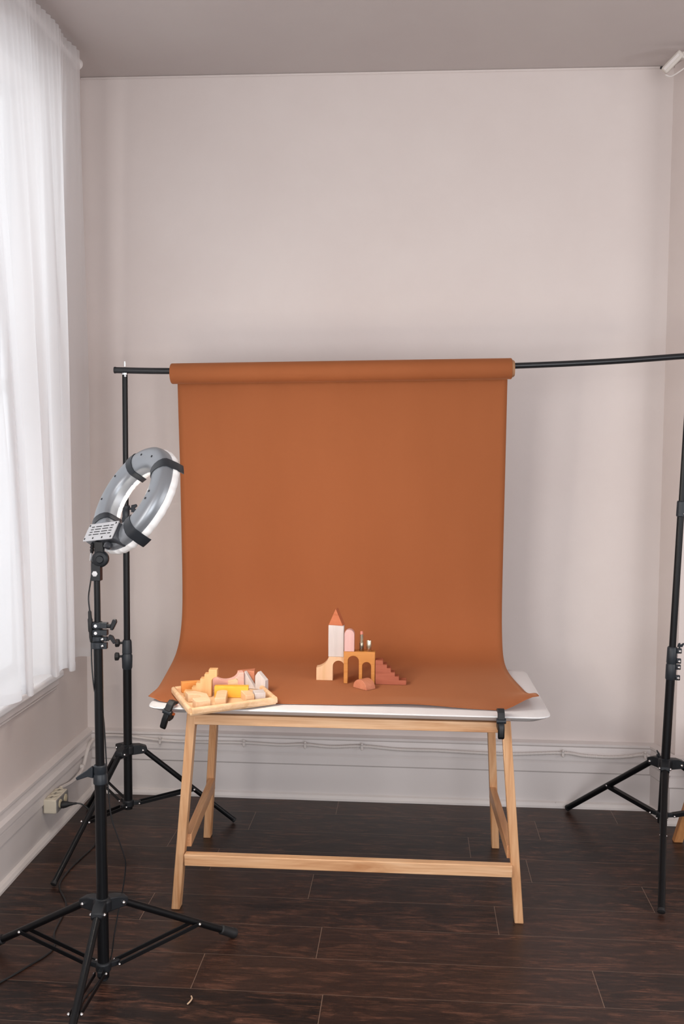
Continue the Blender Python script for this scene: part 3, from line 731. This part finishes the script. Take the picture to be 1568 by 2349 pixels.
st = [(0,0),(.1135,0),(.1135,.017),(.0860,.017),(.0860,.031),(.0710,.031),(.0710,.046),(.0563,.046),(.0563,.061),(.0417,.061),(.0417,.0745),(.0275,.0745),(.0275,.0895),(0,.0895)]
block('stair_block','terra',st,(-.1325,3.596,Z0),X_,Z_,Y_*.042,'brick red six-step stair block descending right beside the ochre arches',GC)
hd = V((-.157+.211,3.496-3.548,0)).normalized(); hp = V((-hd.y,hd.x,0))
half = [(0,0),(.070,0)]+arc(.035,0,.035,0,180,18)[1:-1]
half = [(0,0)]+[(p[0],p[1]*.97) for p in arc(.035,0,.035,180,0,18)[1:-1]]+[(.070,0)]
block('half_round_block','salmon',half,(-.211,3.548,Z0),hd,Z_,hp*.045,'salmon half-round block lying in front of the ochre arches',GC)
# lipstick and its cap on the arches
lz = Z0+.119
lp = thing('lipstick',(-.1850,3.617,lz),'open rose lipstick in a smoky metal tube standing on the ochre arches','lipstick')
MB().lathe((-.1850,3.617,lz),(0,0,1),[(0,.0076),(.001,.0080),(.030,.0080),(.0315,.0074)],24).build('base_tube','darkgold',lp)
MB().lathe((-.1850,3.617,lz+.031),(0,0,1),[(0,.0082),(.0035,.0082),(.004,.007)],24).build('collar','gold',lp)
MB().lathe((-.1850,3.617,lz+.0345),(0,0,1),[(0,.0068),(.027,.0068),(.0275,.0062)],24).build('inner_tube','gold',lp)
MB().lathe((-.1850,3.617,lz+.0600),(0,0,1),[(0,.0055),(.010,.0055),(.0125,.0048),(.0138,.003),(.014,.0)],20).build('bullet','lip',lp)
tag(MB().lathe((-.1575,3.610,lz),(0,0,1),[(0,.0088),(.0008,.0092),(.041,.0092),(.0425,.0084),(.0425,.0)],28).build('cosmetics_cap','gold',None,origin=(-.1575,3.610,lz)),'champagne metal lipstick cap standing upright right of the open lipstick','lipstick cap')

# ------------------------------------------------------------------ wooden tray with more blocks
FL, FR, LB = V((-.712,3.100,0)), V((-.447,3.280,0)), V((-.840,3.385,0))
tu, tv = (FR-FL), (LB-FL); TU, TV = tu.length, tv.length; du, dv = tu/TU, tv/TV
TZ = TOP+.0015
tray = thing('wooden_tray',tuple(FL+Z_*TZ),'pale wooden tray of toy blocks overhanging the left front desk edge','tray')
b = MB(); b.prism([(.006,.006),(TU-.006,.006),(TU-.006,TV-.006),(.006,TV-.006)],FL+Z_*TZ,du,dv,Z_*.008); b.build('tray_base','tray',tray,bevel=.002)
def rail(p,q,inward):
    d = (q-p).normalized(); s = V((-d.y,d.x,0))*inward
    poly = [(0,0),(.016,0)]+[(.016,.012)]+arc(.008,.012,.008,0,180,8)[1:-1]+[(0,.012)]
    b = MB(); b.prism([(x,y) for x,y in poly],p+Z_*(TZ+.006),s,Z_,d*(q-p).length); return b.build('rail','tray',tray,bevel=.0015)
g = .013
rail(FL+du*g,FR-du*.002,1); rail(FL+dv*g,LB-dv*g*.3,-1)
BR = FR+tv
rail(FR+dv*g,BR-dv*g*.4,1); rail(LB+du*g,BR-du*g,-1)
ZB = TZ+.0088
def dirv(deg): return V((math.cos(math.radians(deg)),math.sin(math.radians(deg)),0))
def lay(p): return V((p[0],p[1],ZB))
# orange slab along the back-left rail
d = dirv(22); block('flat_block','orange',[(0,0),(.102,0),(.102,.037),(0,.037)],lay((-.797,3.366)),d,Z_,dirv(112)*.022,'long orange flat block standing on edge at the tray back left',GT)
# sand stair block, upright
sp_ = [(0,0),(.0955,0),(.0955,.052)]+[(.0965,.058),(.100,.063),(.106,.067),(.1145,.069)]+[(.1145,.0935),(.0855,.0935),(.0855,.078),(.0710,.078),(.0710,.0625),(.0565,.0625),(.0565,.047),(.042,.047),(.042,.0315),(.0275,.0315),(.0275,.017),(0,.017)]
d = dirv(4); block('stair_block','stairtan',sp_,lay((-.684,3.326))-d*.0955,d,Z_,dirv(94)*.034,'sand coloured stair block rising to the right, tallest in the tray',GT)
# natural arch block lying flat, its arch open to the front left
A0 = V((-.766,3.283,0)); A1 = V((-.700,3.156,0)); da = (A1-A0).normalized(); LA = (A1-A0).length; dp = V((-da.y,da.x,0))
if dp.x < 0: dp = -dp
ap = [(0,0),(.042,0)]+arc(.068,.010,.026,180,0,10)+[(.094,0),(LA,0),(LA-.004,.050),(.050,.062),(0,.034)]
block('arch_block','natural',ap,lay(A0),da,dp,Z_*.027,'plain wooden arch block lying flat in the left front of the tray',GT)
# two round-topped blocks lying down
def dome_flat(p, d, L, wd, h, label, deg_cross=None):
    s = V((d.y,-d.x,0)) if deg_cross is None else deg_cross
    r = wd/2; poly = [(0,0),(wd,0),(wd,L-r)]+arc(r,L-r,r,0,180,12)[1:-1]+[(0,L-r)]
    block('round_top_block','natural',poly,lay(p),s,d,Z_*h,label,GT)
dome_flat((-.647,3.199),dirv(97),.108,.036,.029,'plain wooden round-topped block lying in front of the yellow block',dirv(14))
dome_flat((-.553,3.254),dirv(113),.098,.031,.026,'plain wooden round-topped block lying beside the small white cube',dirv(30))
block('cube_block','white',[(0,0),(.037,0),(.037,.027),(0,.027)],lay((-.526,3.279)),dirv(24),Z_,dirv(108)*.052,'small white cube block near the right front corner of the tray',GT)
block('flat_block','yellow',[(0,0),(.116,0),(.116,.039),(0,.039)],lay((-.672,3.314)),dirv(5),Z_,dirv(95)*.026,'bright yellow rectangular block standing on edge mid tray',GT)
block('flat_block','natural',[(0,0),(.034,0),(.034,.046),(.028,.050),(0,.044)],lay((-.635,3.372)),dirv(12),Z_,dirv(102)*.018,'little plain wooden piece between the yellow and the rose block',GT)
# rose bridge block with its hollow facing up
rb_ = [(0,0),(.112,0),(.112,.058),(.095,.058)]+[(.054+.041*math.cos(math.radians(-k)),.058-.026*math.sin(math.radians(k))) for k in range(12,169,13)]+[(.013,.058),(.004,.054),(0,.046)]
block('bridge_block','rose',rb_,lay((-.698,3.412)),dirv(20),Z_,dirv(110)*.034,'rose pink bridge block with its hollow facing up behind the yellow block',GT)
block('triangle_block','salmon',[(0,0),(.060,.033),(.065,-.016)],lay((-.625,3.494)),X_,Y_,Z_*.056,'terracotta triangular block standing on end at the back of the tray behind the white ones',GT)
block('roof_block','white',[(0,0),(.050,0),(.004,.060)],lay((-.597,3.462)),dirv(-22),Z_,dirv(68)*.016,'white triangular block leaning beside the white house-shaped block',GT)
block('house_block','white',[(0,0),(.044,0),(.044,.036),(.012,.064),(0,.048)],lay((-.553,3.446)),dirv(-26),Z_,dirv(64)*.020,'white house-shaped block with a slanted top at the tray back right',GT)

# ------------------------------------------------------------------ odds and ends
# wooden stool at the right edge, only one foot in view
stl = thing('wooden_stool',(1.30,4.02-.15,0),'amber wooden stool at the right edge, only one foot showing behind the right stand','stool')
SC = (1.30,3.87)
for sx_,sy_ in ((-1,1),(1,1),(1,-1),(-1,-1)):
    f = (SC[0]+sx_*.215,SC[1]+sy_*.165,0); t_ = (SC[0]+sx_*.12,SC[1]+sy_*.10,.44)
    MB().beam(f,t_,.036,.034,(1,0,0),True).build('leg','stool',stl,bevel=.003)
MB().box((SC[0]+.02,SC[1],.455),(.30,.28,.03)).build('seat','stool',stl,bevel=.006)
# white fixture near the ceiling corner
fx = thing('wall_fixture',(1.05,4.2,3.13),'white plastic fixture on a bracket at the right ceiling corner','fixture')
fd = V((.060,-.012,.062)).normalized(); fs = V((0,1,0)); fs = (fs-fd*fs.dot(fd)).normalized(); fu = fd.cross(fs)
MB().box((1.010,4.18,3.134),(.096,.030,.031),(fd,fs,fu)).build('housing','fixture',fx,bevel=.007,seg=3)
MB().box((1.002,4.165,3.130),(.078,.004,.012),(fd,fs,fu)).build('cover_strip','conduit',fx,bevel=.001)
MB().box((1.115,4.18,3.158),(.150,.032,.026)).build('arm','fixture',fx,bevel=.006,seg=3)
MB().box((1.16,4.206,3.178),(.05,.066,.040)).build('bracket','trim',fx,bevel=.003)
MB().box((.973,4.188,3.116),(.018,.010,.009)).build('terminal','rubber',fx,bevel=.002)
MB().path([(.985,4.19,3.090),(1.005,4.20,3.086),(1.03,4.21,3.098),(1.07,4.21,3.125),(1.10,4.21,3.145)],.003).build('lead','conduit',fx)
# wood shaving on the floor
tag(MB().path([(-.626,2.745,.003),(-.620,2.728,.006),(-.622,2.712,.006),(-.628,2.703,.003)],.0022,6).build('wood_shaving','shaving',None,origin=(-.62,2.72,0)),'tiny curled wood shaving lying on the dark floor in front of the light stand','shaving')
